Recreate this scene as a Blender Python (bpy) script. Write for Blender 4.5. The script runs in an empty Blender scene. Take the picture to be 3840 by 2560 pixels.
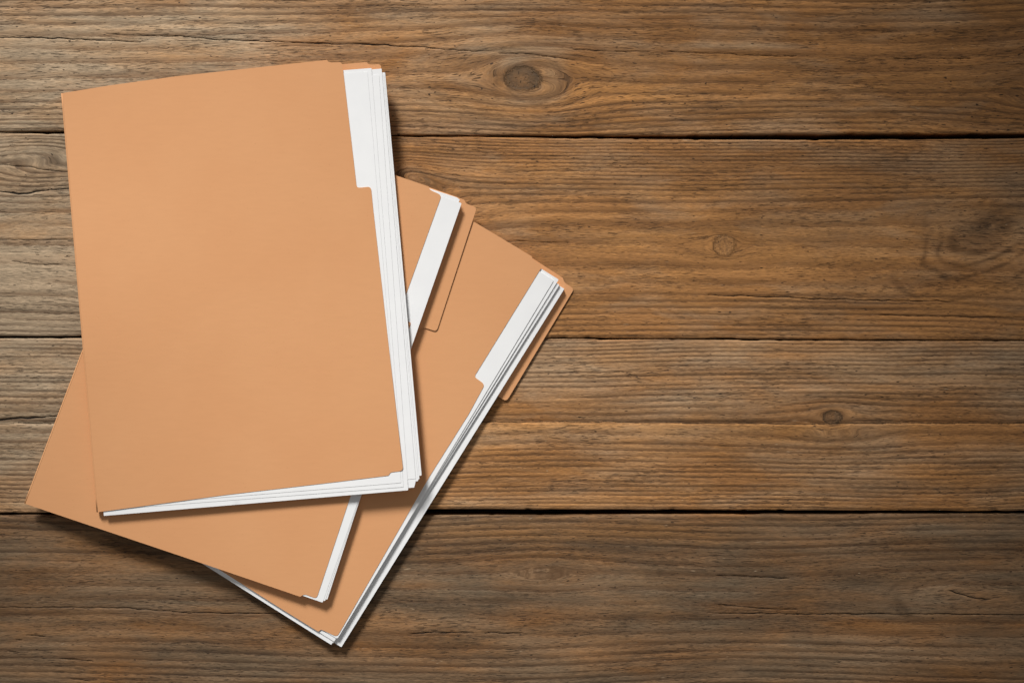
import bpy, bmesh, math, random
import numpy as np
from mathutils import Vector
from mathutils.geometry import delaunay_2d_cdt

# ------------------------------------------------------------------ camera, light, exposure
scn = bpy.context.scene
CAM_H = 1.05                       # metres above the table
FRAME_W = 0.755                    # metres of table across the frame
K = FRAME_W / 3840.0               # metres per photograph pixel on the table

cam_d = bpy.data.cameras.new("camera")
cam = bpy.data.objects.new("camera", cam_d)
scn.collection.objects.link(cam)
cam.location = (0, 0, CAM_H)
cam_d.sensor_width = 36.0
cam_d.lens = 36.0 * CAM_H / FRAME_W
cam_d.clip_start = 0.01
cam_d.clip_end = 50
scn.camera = cam

world = bpy.data.worlds.new("World")
scn.world = world
world.use_nodes = True
bg = world.node_tree.nodes["Background"]
bg.inputs[0].default_value = (1.0, 0.99, 0.97, 1)
bg.inputs[1].default_value = 0.20

def area(name, loc, target, power, size, size_y, color=(1, 1, 1), spread=180):
    d = bpy.data.lights.new(name, 'AREA')
    d.shape = 'RECTANGLE'
    d.size, d.size_y = size, size_y
    d.energy = power
    d.color = color
    d.spread = math.radians(spread)
    o = bpy.data.objects.new(name, d)
    scn.collection.objects.link(o)
    o.location = loc
    o.rotation_euler = (Vector(target) - Vector(loc)).to_track_quat('-Z', 'Y').to_euler()
    return o

# one studio softbox, up and to the left of the table
area("softbox", (-0.80, 1.84, 1.32), (-0.12, -0.04, 0), 2.42, 0.72, 0.72, (1.0, 0.985, 0.96), 20)

vs = scn.view_settings
vs.view_transform = 'Standard'
vs.look = 'None'
vs.gamma = 1
vs.use_curve_mapping = False
vs.exposure = 0.0

# ------------------------------------------------------------------ helpers
def lin(r, g, b):
    f = lambda c: (c / 255 / 12.92) if c / 255 <= 0.04045 else ((c / 255 + 0.055) / 1.055) ** 2.4
    return (f(r), f(g), f(b), 1)

def P(px, py, z):
    """photograph pixel -> point at height z above the table"""
    q = K * (1 - z / CAM_H)
    return ((px - 1920) * q, (1280 - py) * q, z)

def sstep(a, b, x):
    t = np.clip((np.asarray(x, float) - a) / (b - a), 0, 1)
    return t * t * (3 - 2 * t)

def vnoise(x, y, seed):
    """smooth value noise in numpy, -1..1"""
    rng = np.random.RandomState(seed)
    tab = rng.uniform(-1, 1, (256, 256))
    xi, yi = np.floor(x).astype(int), np.floor(y).astype(int)
    fx, fy = x - xi, y - yi
    fx = fx * fx * (3 - 2 * fx); fy = fy * fy * (3 - 2 * fy)
    g = lambda i, j: tab[i & 255, j & 255]
    return ((g(xi, yi) * (1 - fx) + g(xi + 1, yi) * fx) * (1 - fy)
            + (g(xi, yi + 1) * (1 - fx) + g(xi + 1, yi + 1) * fx) * fy)

def fbm(x, y, seed, oct=4):
    s, a, t = 0, 1.0, 0
    for k in range(oct):
        s = s + a * vnoise(x * 2 ** k + 17.3 * k, y * 2 ** k + 5.1 * k, seed + k)
        t += a; a *= 0.5
    return s / t

class Nodes:
    def __init__(self, name):
        self.m = bpy.data.materials.new(name)
        self.m.use_nodes = True
        self.t = self.m.node_tree
        self.b = self.t.nodes["Principled BSDF"]
    def new(self, kind, **kw):
        n = self.t.nodes.new(kind)
        for k, v in kw.items():
            setattr(n, k, v)
        return n
    def put(self, sock, val):
        if isinstance(val, bpy.types.NodeSocket):
            self.t.links.new(val, sock)
        else:
            sock.default_value = val
    def math(self, op, a, b=0.0, c=0.0, clamp=False):
        n = self.new('ShaderNodeMath', operation=op, use_clamp=clamp)
        self.put(n.inputs[0], a); self.put(n.inputs[1], b); self.put(n.inputs[2], c)
        return n.outputs[0]
    def mix(self, f, a, b, mode='MIX'):
        n = self.new('ShaderNodeMix', data_type='RGBA', blend_type=mode)
        self.put(n.inputs[0], f); self.put(n.inputs[6], a); self.put(n.inputs[7], b)
        return n.outputs[2]
    def range(self, v, a, b, c=0.0, d=1.0, smooth=True):
        n = self.new('ShaderNodeMapRange', interpolation_type='SMOOTHSTEP' if smooth else 'LINEAR')
        for i, x in enumerate((v, a, b, c, d)):
            self.put(n.inputs[i], x)
        return n.outputs[0]
    def xyz(self, x, y, z=0.0):
        n = self.new('ShaderNodeCombineXYZ')
        self.put(n.inputs[0], x); self.put(n.inputs[1], y); self.put(n.inputs[2], z)
        return n.outputs[0]
    def noise(self, vec, scale=1.0, detail=2.0, rough=0.5, dist=0.0):
        n = self.new('ShaderNodeTexNoise')
        self.put(n.inputs['Vector'], vec)
        n.inputs['Scale'].default_value = scale
        n.inputs['Detail'].default_value = detail
        n.inputs['Roughness'].default_value = rough
        n.inputs['Distortion'].default_value = dist
        return n.outputs[0]
    def attr(self, name):
        n = self.new('ShaderNodeAttribute', attribute_name=name)
        s = self.new('ShaderNodeSeparateXYZ')
        self.t.links.new(n.outputs['Vector'], s.inputs[0])
        return s.outputs

# ------------------------------------------------------------------ materials
def wood_material():
    N = Nodes("weathered_wood")
    u, v, seed = N.attr("fiber")          # metres along / across the grain
    ring, knot, rr = N.attr("rings")
    cs, cw, wide = N.attr("crack")           # offset from the crack, half width (mm)
    grey, warm, dirt = N.attr("tone")
    vec = lambda a, b, o=0.0: N.xyz(N.math('MULTIPLY', u, a), N.math('MULTIPLY', v, b), N.math('ADD', seed, o))

    fine = N.noise(vec(200, 1800), detail=3, rough=0.62, dist=0.25)
    med = N.noise(vec(34, 420, 3.1), detail=4, rough=0.6, dist=0.3)
    long_ = N.noise(vec(7, 150, 7.7), detail=3, rough=0.55)
    # growth rings: thin dark late wood lines of uneven strength
    rj = N.math('ADD', ring, N.math('MULTIPLY', N.math('SUBTRACT', med, 0.5), 0.26))
    rj = N.math('ADD', rj, N.math('MULTIPLY', N.math('SUBTRACT', fine, 0.5), 0.28))
    saw = N.math('FRACT', rj)
    line = N.math('MULTIPLY', N.range(saw, 0.30, 0.86), N.range(saw, 1.0, 0.90))
    rstr = N.noise(N.xyz(N.math('MULTIPLY', u, 9), N.math('MULTIPLY', ring, 0.9), N.math('ADD', seed, 1.7)), detail=3, rough=0.6)
    line = N.math('MULTIPLY', line, N.range(rr, 0.0, 1.0, 1.0, 0.45))
    line = N.math('MULTIPLY', line, N.range(rstr, 0.28, 0.58))
    rtone = N.noise(N.xyz(N.math('MULTIPLY', u, 3), N.math('MULTIPLY', ring, 0.37), N.math('ADD', seed, 9.2)), detail=3, rough=0.6)
    # short dark pores and checks running with the fibre
    pore = N.noise(vec(120, 1350, 12.0), detail=1.5, rough=0.5, dist=0.4)
    pzone = N.noise(vec(14, 60, 21.0), detail=2)
    pore = N.range(pore, N.range(pzone, 0.35, 0.65, 0.70, 0.57), N.range(pzone, 0.35, 0.65, 0.78, 0.66))
    hair = N.noise(vec(22, 900, 31.0), detail=2, rough=0.5)
    hair = N.range(hair, 0.665, 0.74)
    speck = N.noise(vec(260, 700, 41.0), detail=0)
    speck = N.range(speck, 0.79, 0.84)
    # patches of grey weathering
    patch = N.noise(vec(11, 42, 51.0), detail=5, rough=0.62, dist=0.6)
    g2 = N.math('ADD', grey, N.math('MULTIPLY', N.math('SUBTRACT', patch, 0.5), 1.7), clamp=True)
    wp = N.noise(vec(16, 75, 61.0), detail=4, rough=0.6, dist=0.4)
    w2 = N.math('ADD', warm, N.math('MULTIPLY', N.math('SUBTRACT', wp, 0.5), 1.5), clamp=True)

    col = N.mix(N.range(rtone, 0.3, 0.7), lin(181, 127, 76), lin(151, 105, 61))
    col = N.mix(N.math('MULTIPLY', g2, 0.85), col, lin(180, 160, 133))
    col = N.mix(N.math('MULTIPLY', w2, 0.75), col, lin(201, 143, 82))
    # fine fibre contrast
    con = N.math('ADD', N.range(fine, 0.28, 0.72, 0.56, 1.34, False), N.range(med, 0.3, 0.7, -0.16, 0.16, False))
    con = N.math('ADD', con, N.range(long_, 0.3, 0.7, -0.19, 0.19, False))
    con = N.math('ADD', con, N.range(N.noise(vec(6, 20, 91.0), detail=5, rough=0.6, dist=0.8), 0.3, 0.7, -0.16, 0.16, False))
    col = N.mix(1.0, col, N.xyz(con, con, con), 'MULTIPLY')
    col = N.mix(N.math('MULTIPLY', line, N.range(wide, 0.3, 1.0, 0.68, 0.48)), col, N.mix(N.range(wide, 0.3, 1.0), lin(78, 52, 30), lin(112, 74, 40)))
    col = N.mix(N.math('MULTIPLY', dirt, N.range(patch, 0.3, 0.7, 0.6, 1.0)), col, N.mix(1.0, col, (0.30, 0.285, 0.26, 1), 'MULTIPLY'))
    kn = N.math('MULTIPLY', knot, N.range(med, 0.3, 0.7, 0.7, 1.0))
    col = N.mix(kn, col, lin(84, 68, 51))
    col = N.mix(N.math('MULTIPLY', pore, N.range(rr, 0.0, 1.0, 0.54, 0.15)), col, lin(48, 34, 22))
    col = N.mix(N.math('MULTIPLY', hair, 0.48), col, lin(56, 41, 28))
    col = N.mix(N.math('MULTIPLY', speck, 0.85), col, lin(40, 28, 19))
    fl = N.range(N.noise(vec(75, 520, 81.0), detail=2, rough=0.6, dist=1.2), 0.70, 0.80)
    col = N.mix(N.math('MULTIPLY', fl, 0.45), col, lin(205, 180, 148))
    # cracks filled with old dirt
    cj = N.math('ADD', cs, N.math('MULTIPLY', N.math('SUBTRACT', N.noise(vec(160, 160, 71.0), detail=3, rough=0.6), 0.5), 1.1))
    cd = N.math('SUBTRACT', N.math('ABSOLUTE', cj), cw)
    ck = N.range(cd, -0.10, 0.16, 1.0, 0.0)
    col = N.mix(N.math('MULTIPLY', ck, 0.92), col, lin(22, 15, 10))
    N.put(N.b.inputs['Base Color'], col)
    N.put(N.b.inputs['Roughness'], N.range(fine, 0.3, 0.7, 0.62, 0.82))
    N.b.inputs['Specular IOR Level'].default_value = 0.28
    h = N.math('MULTIPLY', fine, 0.8)
    h = N.math('ADD', h, N.math('MULTIPLY', med, 0.9))
    h = N.math('SUBTRACT', h, N.math('MULTIPLY', pore, 0.8))
    h = N.math('SUBTRACT', h, N.math('MULTIPLY', hair, 0.5))
    h = N.math('SUBTRACT', h, N.math('MULTIPLY', line, 0.45))
    h = N.math('SUBTRACT', h, N.math('MULTIPLY', ck, 2.0))
    bp = N.new('ShaderNodeBump')
    bp.inputs['Strength'].default_value = 1.0
    bp.inputs['Distance'].default_value = 0.00045
    N.put(bp.inputs['Height'], h)
    N.put(N.b.inputs['Normal'], bp.outputs[0])
    return N.m

def card_material():
    N = Nodes("orange_card")
    tc = N.new('ShaderNodeTexCoord').outputs['Object']
    mp = N.new('ShaderNodeMapping')
    N.put(mp.inputs[0], tc)
    mp.inputs['Scale'].default_value = (90, 420, 200)
    f = N.noise(mp.outputs[0], detail=4, rough=0.6)
    b = N.noise(tc, scale=14, detail=3)
    col = N.mix(N.range(b, 0.3, 0.7), lin(215.5, 156, 108), lin(217.5, 159, 111))
    con = N.range(f, 0.25, 0.75, 0.982, 1.018, False)
    col = N.mix(1.0, col, N.xyz(con, con, con), 'MULTIPLY')
    spk = N.range(N.noise(tc, scale=900, detail=0), 0.80, 0.86, 0, 0.18)
    col = N.mix(spk, col, lin(170, 112, 70))
    N.put(N.b.inputs['Base Color'], col)
    N.b.inputs['Roughness'].default_value = 0.72
    N.b.inputs['Specular IOR Level'].default_value = 0.22
    bp = N.new('ShaderNodeBump')
    bp.inputs['Strength'].default_value = 0.25
    bp.inputs['Distance'].default_value = 0.0001
    N.put(bp.inputs['Height'], N.math('ADD', f, N.noise(tc, scale=700, detail=2)))
    N.put(N.b.inputs['Normal'], bp.outputs[0])
    return N.m

def paper_material():
    N = Nodes("white_paper")
    tc = N.new('ShaderNodeTexCoord').outputs['Object']
    b = N.noise(tc, scale=60, detail=3)
    N.put(N.b.inputs['Base Color'], N.mix(N.range(b, 0.3, 0.7), (0.855, 0.855, 0.86, 1), (0.88, 0.88, 0.88, 1)))
    N.b.inputs['Roughness'].default_value = 0.7
    N.b.inputs['Specular IOR Level'].default_value = 0.2
    return N.m

def dark_material():
    N = Nodes("dark_backing_wood")
    tc = N.new('ShaderNodeTexCoord').outputs['Object']
    n = N.noise(tc, scale=30, detail=4)
    N.put(N.b.inputs['Base Color'], N.mix(n, lin(38, 28, 20), lin(60, 45, 32)))
    N.b.inputs['Roughness'].default_value = 0.9
    return N.m

M_WOOD, M_CARD, M_PAPER, M_DARK = wood_material(), card_material(), paper_material(), dark_material()

# ------------------------------------------------------------------ the table top: planks
table = bpy.data.objects.new("table_top", None)
scn.collection.objects.link(table)
table["kind"] = "structure"
table["label"] = "weathered brown wooden table top of wide horizontal planks"

# grain is bent round every knot:  x, y, half length, half height, tilt, rings inside, darkness, reach
KNOTS = [
    (1960, 296, 70, 49, 0, 1.2, 0.97, 0.7),
    (2004, 297, 108, 90, 8, 0, 0.0, 0.72),
    (2718, 919, 42, 40, 0, 1.6, 0.22, 0.9),
    (3740, 850, 230, 120, 0, 0, 0.0, 0.26),
    (3122, 1564, 34, 28, 0, 1.5, 0.75, 1.5),
    (3140, 1620, 110, 44, 0, 0, 0.25, 0.6),
    (130, 615, 140, 90, -8, 0, 0.20, 0.45),
    (1548, 690, 62, 50, 15, 0, 0.75, 1.7),
    (2035, 2150, 110, 50, 0, 0, 0.12, 0.6),
    (3640, 2240, 210, 95, 4, 0, 0.0, 0.22),
    (3940, 305, 130, 80, -20, 0, 0.20, 0.5),
]
# cracks: list of (x, y) with half width in mm at its middle
CRACKS = [
    ([(-300, 138), (0, 142), (190, 144), (300, 147), (440, 154), (545, 157)], 0.30),
    ([(395, 126), (530, 133), (690, 137), (800, 149), (1000, 155), (1230, 165), (1420, 168), (1600, 180), (1720, 191), (1860, 193)], 0.34),
    ([(1870, 198), (2000, 206), (2160, 224)], 0.13),
    ([(2150, 188), (2440, 195)], 0.14), ([(2500, 194), (2700, 203), (2990, 212)], 0.16),
    ([(3350, 219), (3640, 221)], 0.10),
    ([(-300, 705), (0, 720), (70, 727), (170, 716), (290, 703), (420, 700)], 0.50),
    ([(-200, 600), (0, 617), (120, 628), (260, 648)], 0.16),
    ([(-300, 898), (0, 898), (300, 899)], 0.16),
    ([(40, 975), (110, 990), (240, 992)], 0.16),
    ([(2655, 1106), (2770, 1110), (2900, 1112), (3080, 1122), (3300, 1126), (3580, 1130)], 0.30),
    ([(1780, 903), (1900, 906), (2140, 909)], 0.13),
    ([(3300, 1180), (3560, 1187), (3900, 1192)], 0.14),
    ([(-300, 1578), (0, 1574), (80, 1566), (220, 1560), (330, 1558)], 0.55),
    ([(-300, 2277), (0, 2277), (450, 2278), (560, 2285), (660, 2295), (830, 2298), (1120, 2300)], 0.22),
    ([(2650, 2297), (2900, 2301), (3400, 2302), (4100, 2303)], 0.24),
    ([(3555, 2214), (3610, 2228), (3660, 2244), (3720, 2247)], 0.30),
    ([(1540, 2376), (1640, 2371), (1780, 2370)], 0.22), ([(1815, 2371), (1960, 2375)], 0.2),
    ([(2690, 2265), (2830, 2278), (2990, 2286)], 0.13),
    ([(2690, 2156), (2860, 2163), (2960, 2169)], 0.16),
    ([(95, 2380), (170, 2386)], 0.2), ([(220, 2468), (350, 2480)], 0.2),
    ([(30, 2440), (75, 2445)], 0.2), ([(270, 2545), (340, 2555)], 0.2),
    ([(80, 2402), (60, 2400)], 0.1),
]
# broad curved late wood bands round the big knots:
# x, y, half length, half height, tilt, radius, band width, strength, open side (direction kept: degrees, 0 = right, 90 = down)
ARCS = [
    (3700, 865, 255, 135, -28, 0.52, 0.09, 0.95, 150), (3700, 865, 255, 135, -28, 0.78, 0.06, 0.95, 140),
    (3700, 865, 255, 135, -28, 1.02, 0.05, 0.95, 135), (3700, 865, 255, 135, -28, 1.50, 0.05, 0.8, 95),
    (3720, 850, 255, 135, -28, 0.22, 0.22, 0.75, None),
    (1962, 297, 68, 48, 0, 1.02, 0.10, 0.55, None), (2000, 297, 112, 92, 5, 0.98, 0.045, 0.60, None),
    (2004, 297, 112, 92, 5, 0.80, 0.06, 0.35, 180), (2010, 297, 112, 92, 5, 0.82, 0.05, 0.45, 0),
    (50, 610, 170, 110, 0, 0.55, 0.10, 0.35, 0), (50, 610, 170, 110, 0, 0.95, 0.10, 0.45, 0), (50, 610, 170, 110, 0, 1.35, 0.06, 0.25, 0),
    (3640, 2250, 270, 105, 3, 0.80, 0.06, 0.40, -90), (3640, 2250, 270, 105, 3, 1.12, 0.05, 0.40, -90), (3640, 2250, 270, 105, 3, 1.05, 0.07, 0.45, 95),
    (2045, 2175, 190, 85, 0, 0.85, 0.07, 0.35, -90), (2045, 2175, 190, 85, 0, 1.15, 0.05, 0.35, -90),
    (3130, 1600, 115, 50, 0, 0.95, 0.10, 0.35, 90), (3120, 1566, 46, 36, 0, 0.80, 0.35, 0.45, None),
    (2718, 919, 46, 42, 0, 1.0, 0.10, 0.45, None), (2718, 919, 46, 42, 0, 0.55, 0.10, 0.3, None),
]

def arc_field(X, Y):
    out = np.zeros_like(X)
    for i, (cx, cy, a, b, tilt, r0, w, st, face) in enumerate(ARCS):
        c, s = math.cos(math.radians(tilt)), math.sin(math.radians(tilt))
        x, y = X - cx, Y - cy
        dx, dy = (c * x + s * y) / a, (-s * x + c * y) / b
        r = np.sqrt(dx * dx + dy * dy) + 0.06 * vnoise(dx * 3 + 30, dy * 3 + i, 700 + i) + 0.02 * vnoise(dx * 11 + 30, dy * 11 + i, 730 + i)
        v = np.exp(-((r - r0) / w) ** 2)
        if face is not None:
            d = np.arctan2(dy, dx) - math.radians(face)
            v = v * sstep(-0.25, 0.55, np.cos(d))
        out = np.maximum(out, st * v * (0.75 + 0.35 * vnoise(X / 60 + i, Y / 25, 760 + i)))
    return out

SPLIT_X = [-900, 0, 220, 600, 1790, 2300, 2800, 3020, 3100, 3200, 3840, 4700]
SPLIT_Y = [1585, 1587, 1587, 1584, 1581, 1583, 1587, 1592, 1589, 1586, 1587, 1588]

def grain_field(X, Y, seed):
    """level lines of the returned field run with the grain"""
    F = Y + 34 * fbm(X / 1500, Y / 420, seed, 2) + 6 * fbm(X / 520, Y / 150, seed + 9, 2) + 1.2 * fbm(X / 90, Y / 28, seed + 19, 2)
    knot = np.zeros_like(X); rk = np.zeros_like(X); inside = np.zeros_like(X)
    for i, (cx, cy, a, b, tilt, n, dark, reach) in enumerate(KNOTS):
        c, s = math.cos(math.radians(tilt)), math.sin(math.radians(tilt))
        x, y = X - cx, Y - cy
        dx, dy = (c * x + s * y), (-s * x + c * y)
        r2o = (dx / (1.75 * a)) ** 2 + (dy / b) ** 2
        wob = 1 + 0.10 * vnoise(dx / a * 2.1 + 40 + i, dy / b * 2.1 + 40, 900 + i) + 0.05 * vnoise(dx / a * 6 + 10, dy / b * 6 + i, 950 + i)
        r = np.sqrt((dx / a) ** 2 + (dy / b) ** 2) * wob
        F = F - reach * b * (dy / b) / (r2o + 0.42) * np.exp(-r2o / 14)
        m = (1 - sstep(0.86, 1.06, r)) if n > 0 else np.zeros_like(r)
        rk = np.where(m > 0, rk * (1 - m) + m * (n * r + 300 + 20 * i), rk)
        inside = np.maximum(inside, m)
        rim = np.exp(-((r - 0.98) / 0.13) ** 2) * 0.5
        knot = np.maximum(knot, dark * np.maximum(m * (0.80 + 0.20 * sstep(0.2, 0.95, r)), rim))
    return F, knot, rk, inside

def crack_field(X, Y):
    S = np.full_like(X, 6.0); W = np.full_like(X, -6.0)
    mm = K * 1000
    for i, (pts, w) in enumerate(CRACKS):
        xs = np.array([p[0] for p in pts], float); ys = np.array([p[1] for p in pts], float)
        if xs[0] > xs[-1]:
            xs, ys = xs[::-1], ys[::-1]
        yc = np.interp(X, xs, ys) + 2.2 * vnoise(X / 37 + 3 * i, X * 0 + i, 300 + i) + 1.0 * vnoise(X / 11, X * 0 + i, 330 + i)
        t = (X - xs[0]) / (xs[-1] - xs[0])
        taper = np.clip(np.minimum(t, 1 - t) * 6, -1, 1)
        taper = np.where(taper > 0, np.sqrt(np.abs(taper)), taper * 3)
        width = w * taper * (0.8 + 0.5 * vnoise(X / 60, X * 0, 360 + i)) - np.where(taper <= 0, 0.4, 0)
        s = (Y - yc) * mm
        hit = (np.abs(s) < 3.0) & (np.abs(s) - width < np.abs(S) - W)
        S = np.where(hit, s, S); W = np.where(hit, width, W)
    return S, W

def make_plank(top, bot, seed, periods, tone, xstep=7.0, ystep=3.4, x0=-800, x1=4640, split=False, tilt=0.0):
    xs = np.arange(x0, x1 + 1, xstep)
    et = np.interp(xs, *zip(*top)) + 1.6 * fbm(xs / 110, xs * 0, seed + 40, 3)
    eb = np.interp(xs, *zip(*bot)) + 1.6 * fbm(xs / 110, xs * 0 + 7, seed + 50, 3)
    et += 2.0 * np.maximum(0, vnoise(xs / 45, xs * 0 + 3, seed + 60) - 0.55) * 4
    eb -= 2.0 * np.maximum(0, vnoise(xs / 45, xs * 0 + 9, seed + 61) - 0.55) * 4
    hgt = float(np.mean(eb - et))
    ny = int(hgt / ystep)
    w = np.linspace(0, 1, ny)
    w = np.concatenate([[0], w, [1]])
    X, Wg = np.meshgrid(xs, w)
    Y = et[None, :] + (eb - et)[None, :] * Wg
    e = np.minimum(Y - et[None, :], eb[None, :] - Y)
    Z = -0.0009 * (1 - np.clip(e / 11, 0, 1)) ** 2
    Z += 0.00028 * fbm(X / 500, Y / 90, seed + 70, 3) + 0.00010 * fbm(X / 130, Y / 16, seed + 75, 2)
    F, knot, rk, inside = grain_field(X, Y, seed)
    S, W = crack_field(X, Y)
    Z -= 0.0013 * np.clip(1 - (np.abs(S) / (np.maximum(W, 0.01) + 0.28)), 0, 1) * (W > 0)
    Z += 0.00025 * (1 - sstep(0.5, 1.0, 1 - inside)) * 0 - 0.00035 * (knot > 0.5) * inside
    grey, warm, dirt = tone(X, Y, seed)
    dirt = dirt + arc_field(X, Y)
    if split:
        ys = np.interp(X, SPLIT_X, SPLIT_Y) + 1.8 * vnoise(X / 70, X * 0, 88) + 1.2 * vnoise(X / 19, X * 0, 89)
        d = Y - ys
        Z += 0.0016 * sstep(-2, 5, d) * np.exp(-np.maximum(d, 0) / 200)
        Z -= 0.0006 * np.exp(-(np.minimum(d, 0) / 9) ** 2) * (d < 0)
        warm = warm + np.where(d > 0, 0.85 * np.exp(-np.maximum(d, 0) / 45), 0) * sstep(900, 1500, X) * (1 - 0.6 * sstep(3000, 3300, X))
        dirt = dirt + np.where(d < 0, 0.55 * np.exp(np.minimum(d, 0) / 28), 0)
        F = F + np.where(d > 0, 37, 0)
        cs = d * K * 1000
        near = (np.abs(cs) < 3) & (W < 0)
        S = np.where(near, cs + 0.15, S); W = np.where(near, 0.13, W)
    yy = np.linspace(-1400, 4200, 5601)
    per = np.interp(yy, *zip(*periods))
    cum = np.cumsum(1 / per)
    ring = np.interp(F, yy, cum)
    ring = np.where(inside > 0, ring * (1 - inside) + rk * inside, ring)
    ring = np.where(inside > 0.5, rk, np.interp(F, yy, cum))
    Z[0, :] = -0.022; Z[-1, :] = -0.022
    Z = Z + tilt
    nr, nc = X.shape
    co = np.stack([(X - 1920) * K, (1280 - Y) * K, Z], -1).reshape(-1, 3)
    idx = np.arange(nr * nc).reshape(nr, nc)
    a = idx[:-1, :-1]; b = idx[1:, :-1]; c = idx[1:, 1:]; d_ = idx[:-1, 1:]
    quads = np.stack([a, b, c, d_], -1).reshape(-1, 4)
    under = np.stack([idx[-1, :-1], idx[0, :-1], idx[0, 1:], idx[-1, 1:]], -1)
    quads = np.concatenate([quads, under])
    me = bpy.data.meshes.new("plank")
    me.vertices.add(len(co)); me.vertices.foreach_set("co", co.ravel())
    me.loops.add(len(quads) * 4); me.loops.foreach_set("vertex_index", quads.ravel())
    me.polygons.add(len(quads))
    me.polygons.foreach_set("loop_start", np.arange(0, len(quads) * 4, 4))
    sm = np.ones(len(quads), bool); sm[-(nc - 1):] = False
    sm[:nc - 1] = False; sm[(nr - 2) * (nc - 1):(nr - 1) * (nc - 1)] = False
    me.polygons.foreach_set("use_smooth", sm)
    me.update(calc_edges=True)
    fv = np.where(inside > 0.5, Y * 0.35 + 500, F)
    fu = np.where(inside > 0.5, X * 3.0, X)
    def vec(name, *ch):
        at = me.attributes.new(name, 'FLOAT_VECTOR', 'POINT')
        at.data.foreach_set("vector", np.stack([np.broadcast_to(q, X.shape) for q in ch], -1).astype(np.float32).ravel())
    vec("fiber", fu * K + seed * 0.37, fv * K, np.full_like(X, seed * 3.3))
    vec("rings", ring, knot, inside)
    vec("crack", S, W, np.interp(F, yy, per) / 60.0)
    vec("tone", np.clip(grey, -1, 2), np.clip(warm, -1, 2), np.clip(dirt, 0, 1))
    me.materials.append(M_WOOD)
    o = bpy.data.objects.new("plank", me)
    scn.collection.objects.link(o)
    o.parent = table
    return o

def blob(X, Y, cx, cy, rx, ry):
    return np.exp(-((X - cx) / rx) ** 2 - ((Y - cy) / ry) ** 2)

def tone1(X, Y, s):
    g = 1.15 * (1 - sstep(350, 1500, X)) * sstep(-60, 120, Y + 0.0 * X) + 0.30 + 0.25 * fbm(X / 500, Y / 120, s, 3)
    g += 0.45 * blob(X, Y, 1850, 190, 170, 20) - 0.25 * sstep(1700, 2200, X) + 0.7 * blob(X, Y, 2080, 285, 55, 75) + 0.5 * blob(X, Y, 1930, 235, 90, 35) + 0.4 * blob(X, Y, 1980, 375, 130, 22)
    g += 0.45 * blob(X, Y, 2760, 175, 380, 16)
    w = 0.12 + 0.35 * blob(X, Y, 2350, 330, 700, 130) + 0.4 * blob(X, Y, 620, 205, 220, 26) + 0.2 * fbm(X / 300, Y / 60, s + 5, 2)
    d = 0.55 * blob(X, Y, 1850, 185, 120, 14) + 0.6 * blob(X, Y, 1862, 285, 26, 45) + 0.3 * blob(X, Y, 1760, 230, 90, 18) + 0.35 * blob(X, Y, 3820, 330, 160, 130)
    return g, w, d

def tone2(X, Y, s):
    g = 1.0 * (1 - sstep(300, 1100, X)) + 0.12 + 0.25 * fbm(X / 500, Y / 120, s, 3) + 0.3 * blob(X, Y, 3700, 830, 300, 150)
    w = 0.18 + 0.3 * blob(X, Y, 2900, 950, 700, 120) + 0.2 * fbm(X / 300, Y / 60, s + 5, 2) - 0.2 * sstep(700, 520, Y)
    g = g + 0.45 * sstep(894, 902, Y) * (1 - sstep(200, 700, X)); w = w - 0.3 * sstep(894, 902, Y) * (1 - sstep(200, 700, X))
    d = 0.55 * blob(X, Y, 1610, 690, 90, 40) + 0.25 * blob(X, Y, 190, 590, 60, 90) + 0.4 * blob(X, Y, 3640, 880, 100, 50) + 0.4 * blob(X, Y, 3740, 820, 110, 50) + 0.4 * blob(X, Y, 3850, 760, 110, 50) + 0.35 * blob(X, Y, 3560, 1055, 260, 14) + 0.3 * blob(X, Y, 3470, 850, 14, 70)
    return g, w, d

def tone3(X, Y, s):
    g = 0.6 * (1 - sstep(300, 1100, X)) + 0.22 + 0.3 * fbm(X / 500, Y / 90, s, 3) + 0.25 * sstep(1590, 1400, Y)
    w = 0.10 + 0.15 * fbm(X / 300, Y / 60, s + 5, 2) + 0.25 * sstep(1830, 1900, Y)
    d = 0.25 * blob(X, Y, 3750, 1780, 250, 100)
    return g, w, d

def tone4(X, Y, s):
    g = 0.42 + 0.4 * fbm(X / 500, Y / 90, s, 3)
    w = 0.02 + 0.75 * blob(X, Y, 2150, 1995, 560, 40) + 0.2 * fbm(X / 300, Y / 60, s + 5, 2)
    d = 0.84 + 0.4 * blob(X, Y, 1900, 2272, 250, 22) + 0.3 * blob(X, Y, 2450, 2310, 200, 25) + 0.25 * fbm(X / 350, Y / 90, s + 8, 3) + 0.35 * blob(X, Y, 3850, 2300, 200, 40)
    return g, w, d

G1T = [(-900, 497), (0, 492), (240, 490), (1470, 506), (1900, 508), (2200, 509.5), (2700, 507), (3040, 504), (3500, 501), (3840, 500), (4700, 498)]
G1B = [(-900, 499), (0, 499), (240, 502), (1470, 511.5), (1900, 515.5), (2200, 519), (2600, 523), (3040, 524.5), (3500, 522), (3840, 519), (4700, 518)]
G2T = [(-900, 1259), (0, 1260), (310, 1260), (2050, 1265.5), (2500, 1268.5), (2800, 1269), (3200, 1273), (3840, 1274), (4700, 1275)]
G2B = [(-900, 1268), (0, 1268), (310, 1268), (2050, 1269.5), (2500, 1272), (2800, 1275), (3200, 1276), (3840, 1278.5), (4700, 1280)]
G3T = [(-900, 1923), (0, 1922), (200, 1921), (1600, 1908), (2200, 1910), (2700, 1911), (3840, 1915), (4700, 1916)]
G3B = [(-900, 1931), (0, 1930.5), (200, 1930), (1600, 1931), (2200, 1930), (2700, 1927), (3840, 1925), (4700, 1925)]
flat = lambda y: [(-900, y), (4700, y)]

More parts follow.
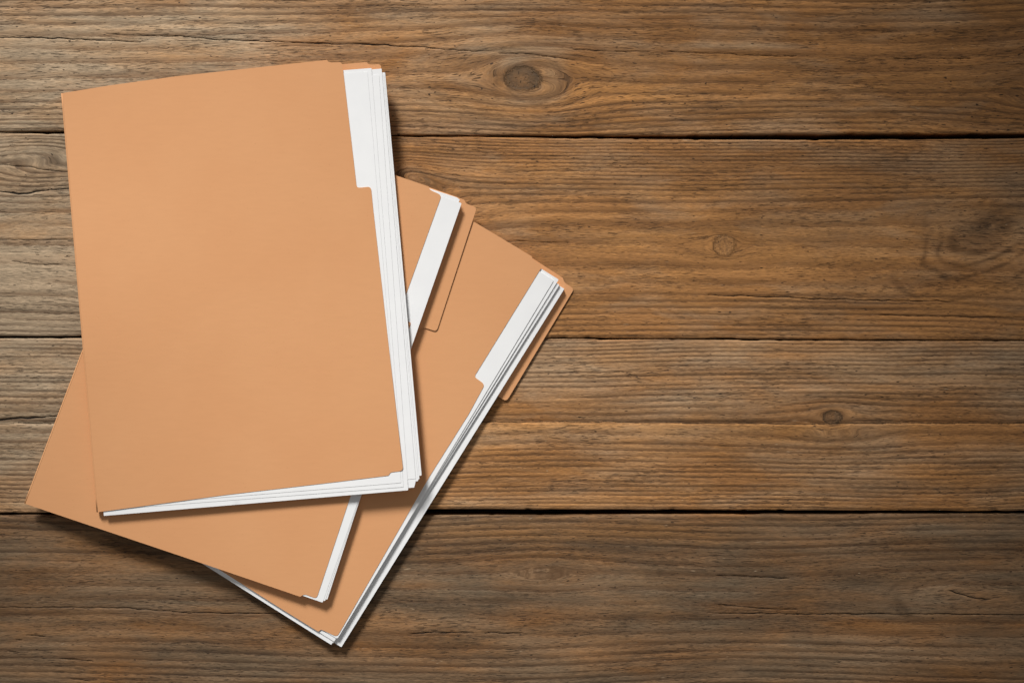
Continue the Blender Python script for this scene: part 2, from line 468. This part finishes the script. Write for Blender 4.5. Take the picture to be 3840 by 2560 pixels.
make_plank(flat(-290), G1T, 11, [(-400, 20), (60, 26), (130, 46), (250, 60), (340, 46), (390, 24), (520, 17)], tone1)
make_plank(G1B, G2T, 23, [(480, 12), (650, 15), (740, 24), (820, 52), (950, 80), (1060, 60), (1120, 26), (1290, 17)], tone2, tilt=0.0004)
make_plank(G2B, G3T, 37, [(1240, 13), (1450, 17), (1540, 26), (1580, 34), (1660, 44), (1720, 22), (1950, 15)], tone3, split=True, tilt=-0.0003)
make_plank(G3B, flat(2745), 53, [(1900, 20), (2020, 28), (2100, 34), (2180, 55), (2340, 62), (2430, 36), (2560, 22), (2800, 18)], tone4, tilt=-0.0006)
# the next planks on either side, just outside the picture
make_plank(flat(-1030), flat(-304), 61, [(-1100, 18), (-700, 50), (-250, 18)], tone2, 24, 14)
make_plank(flat(2760), flat(3480), 67, [(2700, 18), (3100, 50), (3500, 18)], tone3, 24, 14)

# unseen dark backing sheet added under the planks so the joints read near-black
bm = bmesh.new()
bmesh.ops.create_cube(bm, size=1)
for vtx in bm.verts:
    vtx.co = Vector((vtx.co.x * 5440 * K, vtx.co.y * 4500 * K - (0.5 * (-1030 + 3480) - 1280) * K, vtx.co.z * 0.012 - 0.0285))
me = bpy.data.meshes.new("backing_board"); bm.to_mesh(me); bm.free()
me.materials.append(M_DARK)
o = bpy.data.objects.new("backing_board", me); scn.collection.objects.link(o); o.parent = table

# ------------------------------------------------------------------ sheets of card and paper
def round_poly(pts):
    """pts: (x, y) or (x, y, radius) -> outline with rounded corners"""
    out = []
    n = len(pts)
    for i in range(n):
        p = Vector(pts[i][:2]); r = pts[i][2] if len(pts[i]) > 2 else 0
        if r <= 0:
            out.append((p.x, p.y)); continue
        a = Vector(pts[i - 1][:2]) - p; b = Vector(pts[(i + 1) % n][:2]) - p
        r = min(r, a.length * 0.49, b.length * 0.49)
        p0, p1 = p + a.normalized() * r, p + b.normalized() * r
        for k in range(6):
            t = k / 5
            q = p0 * (1 - t) ** 2 + p * 2 * t * (1 - t) + p1 * t ** 2
            out.append((q.x, q.y))
    return out

def densify(pts, step):
    out = []
    for i in range(len(pts)):
        a, b = Vector(pts[i]), Vector(pts[(i + 1) % len(pts)])
        n = max(1, int((b - a).length / step))
        for k in range(n):
            out.append(tuple(a.lerp(b, k / n)))
    return out

def sheet(name, pts, zf, thick, mat, parent=None, step=42, origin=None):
    """outline in photograph pixels + height function -> curved sheet with thickness"""
    poly = densify(round_poly(pts), step)
    n = len(poly)
    xs = [p[0] for p in poly]; ys = [p[1] for p in poly]
    pa = np.array(poly)
    gx, gy = np.meshgrid(np.arange(min(xs), max(xs), step), np.arange(min(ys), max(ys), step))
    g = np.stack([gx.ravel(), gy.ravel()], -1)
    ins = np.zeros(len(g), bool)
    for i in range(n):
        x1, y1 = pa[i]; x2, y2 = pa[(i + 1) % n]
        cond = ((y1 > g[:, 1]) != (y2 > g[:, 1]))
        with np.errstate(divide='ignore', invalid='ignore'):
            ins ^= cond & (g[:, 0] < (x2 - x1) * (g[:, 1] - y1) / (y2 - y1 + 1e-12) + x1)
    g = g[ins]
    keep = [i for i in range(len(g)) if np.min(np.sum((pa - g[i]) ** 2, 1)) > (0.4 * step) ** 2]
    allp = [Vector(p) for p in poly] + [Vector(g[i]) for i in keep]
    vv, _, ff, *_r = delaunay_2d_cdt(allp, [], [list(range(n))], 1, 1e-6)
    o3 = Vector(origin) if origin is not None else Vector((0, 0, 0))
    bm = bmesh.new()
    top = [bm.verts.new(Vector(P(p.x, p.y, zf(p.x, p.y))) - o3) for p in vv]
    faces = []
    for f in ff:
        q = [top[i] for i in f]
        nz = (q[1].co - q[0].co).cross(q[2].co - q[0].co).z
        faces.append(bm.faces.new(q if nz > 0 else q[::-1]))
    bnd = [e for e in bm.edges if len(e.link_faces) == 1]
    low = {v: bm.verts.new(v.co - Vector((0, 0, thick(p.x, p.y) if callable(thick) else thick))) for v, p in zip(top, vv)}
    for f in faces:
        nf = bm.faces.new([low[v] for v in reversed(f.verts)]); nf.smooth = True; f.smooth = True
    for e in bnd:
        a, b = e.verts
        l = e.link_loops[0]
        if l.vert is a:
            a, b = b, a
        nf = bm.faces.new([a, b, low[b], low[a]])
    for e in bm.edges:
        if any(not f.smooth for f in e.link_faces):
            e.smooth = False
    me = bpy.data.meshes.new(name)
    bm.to_mesh(me); bm.free()
    me.materials.append(mat)
    o = bpy.data.objects.new(name, me)
    scn.collection.objects.link(o)
    if parent is not None:
        o.parent = parent
    else:
        o.location = o3
    return o

def thing(name, loc, label, cat, group=None):
    o = bpy.data.objects.new(name, None)
    scn.collection.objects.link(o)
    o.location = loc
    o["label"] = label; o["category"] = cat
    if group:
        o["group"] = group
    return o

class Frame:
    """s across the folder from its spine, t down its length"""
    def __init__(self, tl, tr, bl):
        self.o = Vector(tl); self.m = np.linalg.inv(np.array([[tr[0] - tl[0], bl[0] - tl[0]], [tr[1] - tl[1], bl[1] - tl[1]]], float))
    def st(self, x, y):
        d = self.m @ np.array([x - self.o.x, y - self.o.y])
        return float(d[0]), float(d[1])

ss = lambda a, b, x: float(sstep(a, b, x))
MM = 0.001

class Folder:
    def __init__(self, frame, front, back):
        self.f, self.front_st, self.back_st = frame, front, back
    def front(self, x, y):
        return self.front_st(*self.f.st(x, y)) * MM
    def back(self, x, y):
        return self.back_st(*self.f.st(x, y)) * MM
    def layer(self, depth):
        """height of a sheet lying `depth` mm below the front cover, squeezed towards the spine"""
        def z(x, y):
            s, t = self.f.st(x, y)
            b, f = self.back_st(s, t), self.front_st(min(s, 0.985), t)
            full = self.front_st(0.985, 1.0) - self.back_st(0.985, 1.0)
            return (f - 0.31 - depth * min(1.0, max(0.15, (f - b - 0.7) / (full - 0.7)))) * MM
        return z

def spine(fo, a, b, bulge, parent, origin):
    """rounded fold joining the left edges of the two covers"""
    bm = bmesh.new()
    A, B = Vector(a), Vector(b)
    rows = []
    nrm = Vector((-(B - A).y, (B - A).x)).normalized()
    if nrm.x > 0:
        nrm = -nrm
    for i in range(31):
        p = A.lerp(B, i / 30)
        z1, z0 = fo.front(p.x, p.y) , fo.back(p.x, p.y) - 0.35 * MM
        r = []
        for k in range(7):
            th = math.pi * k / 6
            q = p + nrm * bulge * math.sin(th)
            r.append(bm.verts.new(Vector(P(q.x, q.y, (z1 + z0) / 2 + (z1 - z0) / 2 * math.cos(th))) - origin))
        for k in range(7):
            th = math.pi * (6 - k) / 6
            q = p + nrm * (bulge - 1.6) * math.sin(th)
            r.append(bm.verts.new(Vector(P(q.x, q.y, (z1 + z0) / 2 + ((z1 - z0) / 2 - 0.3 * MM) * math.cos(th))) - origin))
        rows.append(r)
    for i in range(30):
        for k in range(14):
            f = bm.faces.new([rows[i][k], rows[i + 1][k], rows[i + 1][(k + 1) % 14], rows[i][(k + 1) % 14]])
            f.smooth = True
    bm.faces.new(rows[0]); bm.faces.new(rows[-1][::-1])
    bmesh.ops.recalc_face_normals(bm, faces=bm.faces)
    me = bpy.data.meshes.new("spine"); bm.to_mesh(me); bm.free()
    me.materials.append(M_CARD)
    o = bpy.data.objects.new("spine", me); scn.collection.objects.link(o); o.parent = parent
    return o

CARD, PAPER = 0.28 * MM, 0.16 * MM

def build_folder(fo, name_label, front_pts, back_pts, sp, base_px, zbase):
    org = Vector(P(base_px[0], base_px[1], zbase * MM))
    t = thing("file_folder", org, name_label, "folder", "stacked orange folders")
    sheet("front_cover", front_pts, fo.front, CARD, M_CARD, t, origin=org)
    sheet("back_cover", back_pts, fo.back, CARD, M_CARD, t, origin=org)
    spine(fo, sp[0], sp[1], 5.0, t, org)
    return t

def paper(fo, depth, tr, br, width, label, fill=0.0, clip=None, group=None, bl=None, r=3, wave=0.0, ph=0.0):
    TR, BR = Vector(tr), Vector(br)
    d = (BR - TR).normalized()
    w = Vector((-d.y, d.x))
    if w.x > 0:
        w = -w
    BL = Vector(bl) if bl else BR + w * width
    TL = TR + w * width
    pts = [(TL.x, TL.y, r), (TR.x, TR.y, r)]
    if clip:
        pts += [(BR + (TR - BR).normalized() * clip[1])[:] , (BR + (BL - BR).normalized() * clip[0])[:]]
    else:
        pts += [(BR.x, BR.y, r)]
    pts += [(BL.x, BL.y, r)]
    z0 = fo.layer(depth)
    L = (BR - TR).length
    def z(x, y):
        t = (Vector((x, y)) - TR).dot(d) / L
        s = 1 - (Vector((x, y)) - TR).dot(w) / width
        return z0(x, y) + wave * MM * ss(0.6, 1, s) * math.sin(ph + t * 5.0)
    def thick(x, y):
        """a pile of further sheets under this one, down to the back cover at most"""
        return max(0.1 * MM, min(max(fill * MM, 0.1 * MM), z(x, y) - fo.back(x, y) - 0.12 * MM))
    org = Vector(P((TL.x + BR.x) / 2, (TL.y + BR.y) / 2, z0((TL.x + BR.x) / 2, (TL.y + BR.y) / 2)))
    o = sheet("paper_sheet", pts, z, thick, M_PAPER, None, step=46, origin=org)
    o["label"] = label; o["category"] = "paper"
    if group:
        o["group"] = group
    return o

# ---- bottom folder
F3 = Folder(Frame((1100, 428), (2040, 1000), (259, 1829)),
            lambda s, t: 4.0 + 4.3 * (1 - (1 - min(max(s, 0), 1)) ** 2.0),
            lambda s, t: 1.0 + 0.5 * ss(0.97, 1.1, s) )
build_folder(F3, "bottom orange folder lying on the planks, tilted furthest, thick white papers inside",
    [(1100, 428), (1775, 830), (1994, 961), (1997, 972, 4), (2012, 984, 5), (2033, 999, 12), (1778, 1412, 12), (1818, 1441, 14),
     (1757, 1553), (1617, 1775), (1264, 2386, 14), (1203, 2358, 9), (1194, 2367, 4), (1050, 2278), (809, 2126), (259, 1800)],
    [(1100, 428), (1995, 967), (2111, 1042, 5), (2115, 1056, 6), (2124, 1064, 5), (2153, 1083, 14), (1899, 1505, 16), (1852, 1476, 12),
     (1818, 1462), (1266, 2350, 12), (1208, 2362, 8), (1196, 2354, 4), (259, 1829)],
    ((1100, 428), (259, 1829)), (1200, 1400), 0.6)
paper(F3, 3.1, (2116, 1083), (1280, 2425), 1120, "lowest and widest white sheet in the bottom folder, resting on its back cover", fill=3.4)
paper(F3, 1.45, (2098, 1068), (1249, 2410), 1110, "white sheet in the bottom folder just above its lowest sheet", fill=1.7)
paper(F3, 1.3, (2092, 1064), (1242, 2416), 1105, "white sheet in the bottom folder whose lower corner pokes out beside the lowest sheet")
paper(F3, 0.55, (2095, 1048), (1253, 2404), 1100, "white sheet in the bottom folder reaching highest behind its top sheet", fill=0.6)
paper(F3, 0.0, (2077, 1050), (1265, 2394), 1110, "topmost white sheet in the bottom folder, filling its cover's cut-out", r=8, fill=0.5)

# ---- middle folder
F2 = Folder(Frame((669, 378), (1660, 735), (95, 1888)),
            lambda s, t: 10.8 + 3.4 * (1 - (1 - min(max(s, 0), 1)) ** 1.8),
            lambda s, t: 9.3 - 0.3 * ss(0.95, 1.1, s))
build_folder(F2, "middle orange folder with few papers, half covered by the top folder",
    [(669, 378), (1479, 656), (1608, 700), (1610, 709, 4), (1620, 716, 5), (1656, 732, 14), (1487, 1203, 12), (1543, 1207, 12),
     (1300, 1902), (1187, 2243, 14), (1141, 2226, 9), (1126, 2236, 4), (700, 2091), (95, 1888)],
    [(669, 378), (1711, 738), (1742, 750, 4), (1745, 760, 5), (1752, 765, 5), (1788, 779, 14), (1637, 1243, 14), (1590, 1227, 12),
     (1570, 1240), (1200, 2215, 12), (1140, 2222, 8), (1126, 2228), (95, 1888)],
    ((669, 378), (95, 1888)), (850, 1300), 9.0)
paper(F2, 0.32, (1717, 742), (1227, 2247), 1095, "lowest white sheet in the middle folder, showing as a thin edge", fill=5.0)
paper(F2, 0.15, (1724, 747), (1219, 2252), 1095, "second white sheet in the middle folder, under its top sheet")
paper(F2, 0.0, (1731, 762), (1210, 2258), 1095, "top white sheet in the middle folder beside its tab", r=5)

# ---- top folder
def f1_front(s, t):
    s = min(max(s, 0), 1)
    z0 = 3.0 + 14.6 * ss(-0.05, 0.66, t)
    return z0 + (19.4 - z0) * (1 - (1 - s) ** 2.3)
def f1_back(s, t):
    s = min(max(s, 0), 1)
    z0 = 1.4 + 12.8 * ss(-0.05, 0.66, t)
    return z0 + (15.2 - z0) * (1 - (1 - s) ** 3.2)
F1 = Folder(Frame((234, 350), (1340, 226), (367, 1919)), f1_front, f1_back)
build_folder(F1, "top orange folder lying almost upright over the other two, thick fanned papers inside",
    [(234, 350), (404, 322), (659, 287), (1000, 250), (1226, 225), (1230, 232, 4), (1243, 235, 4), (1281, 234, 10), (1287, 266), (1338, 705, 12), (1391, 700, 14),
     (1399, 780), (1458, 1300), (1512, 1764, 15), (1464, 1770, 8), (1457, 1782, 4), (1250, 1807), (850, 1854), (367, 1919)],
    [(234, 352), (404, 324), (659, 292), (1000, 262), (1376, 234), (1380, 241, 4), (1392, 243, 4), (1428, 241, 12), (1452, 560), (1470, 700, 10), (1425, 705, 10),
     (1520, 1745, 12), (1462, 1755, 6), (1455, 1765), (367, 1915)],
    ((234, 350), (367, 1919)), (900, 1050), 12)
paper(F1, 1.45, (1444, 272), (1581, 1782), 1090, "lowest white sheet in the top folder, its edge reaching furthest out", fill=5.0)
paper(F1, 1.22, (1440, 276), (1573, 1796), 1090, "white sheet in the top folder second from its lowest sheet")
paper(F1, 1.05, (1437, 278), (1568, 1803), 1090, "white sheet in the top folder directly under the clipped-corner sheet")
paper(F1, 0.88, (1433, 280), (1562, 1826), 1090, "white sheet in the top folder with a clipped lower corner", clip=(9, 26))
paper(F1, 0.68, (1431, 258), (1559, 1794), 1090, "white sheet in the top folder ending above the clipped-corner sheet")
paper(F1, 0.42, (1421, 281), (1531, 1837), 1090, "white sheet in the top folder hanging lowest below its front cover", bl=(389, 1933))
paper(F1, 0.20, (1393, 256), (1513, 1825), 1080, "white sheet in the top folder right below its top sheet")
paper(F1, 0.0, (1378, 269), (1504, 1809), 1080, "topmost white sheet in the top folder, filling its cover's cut-out", r=4)
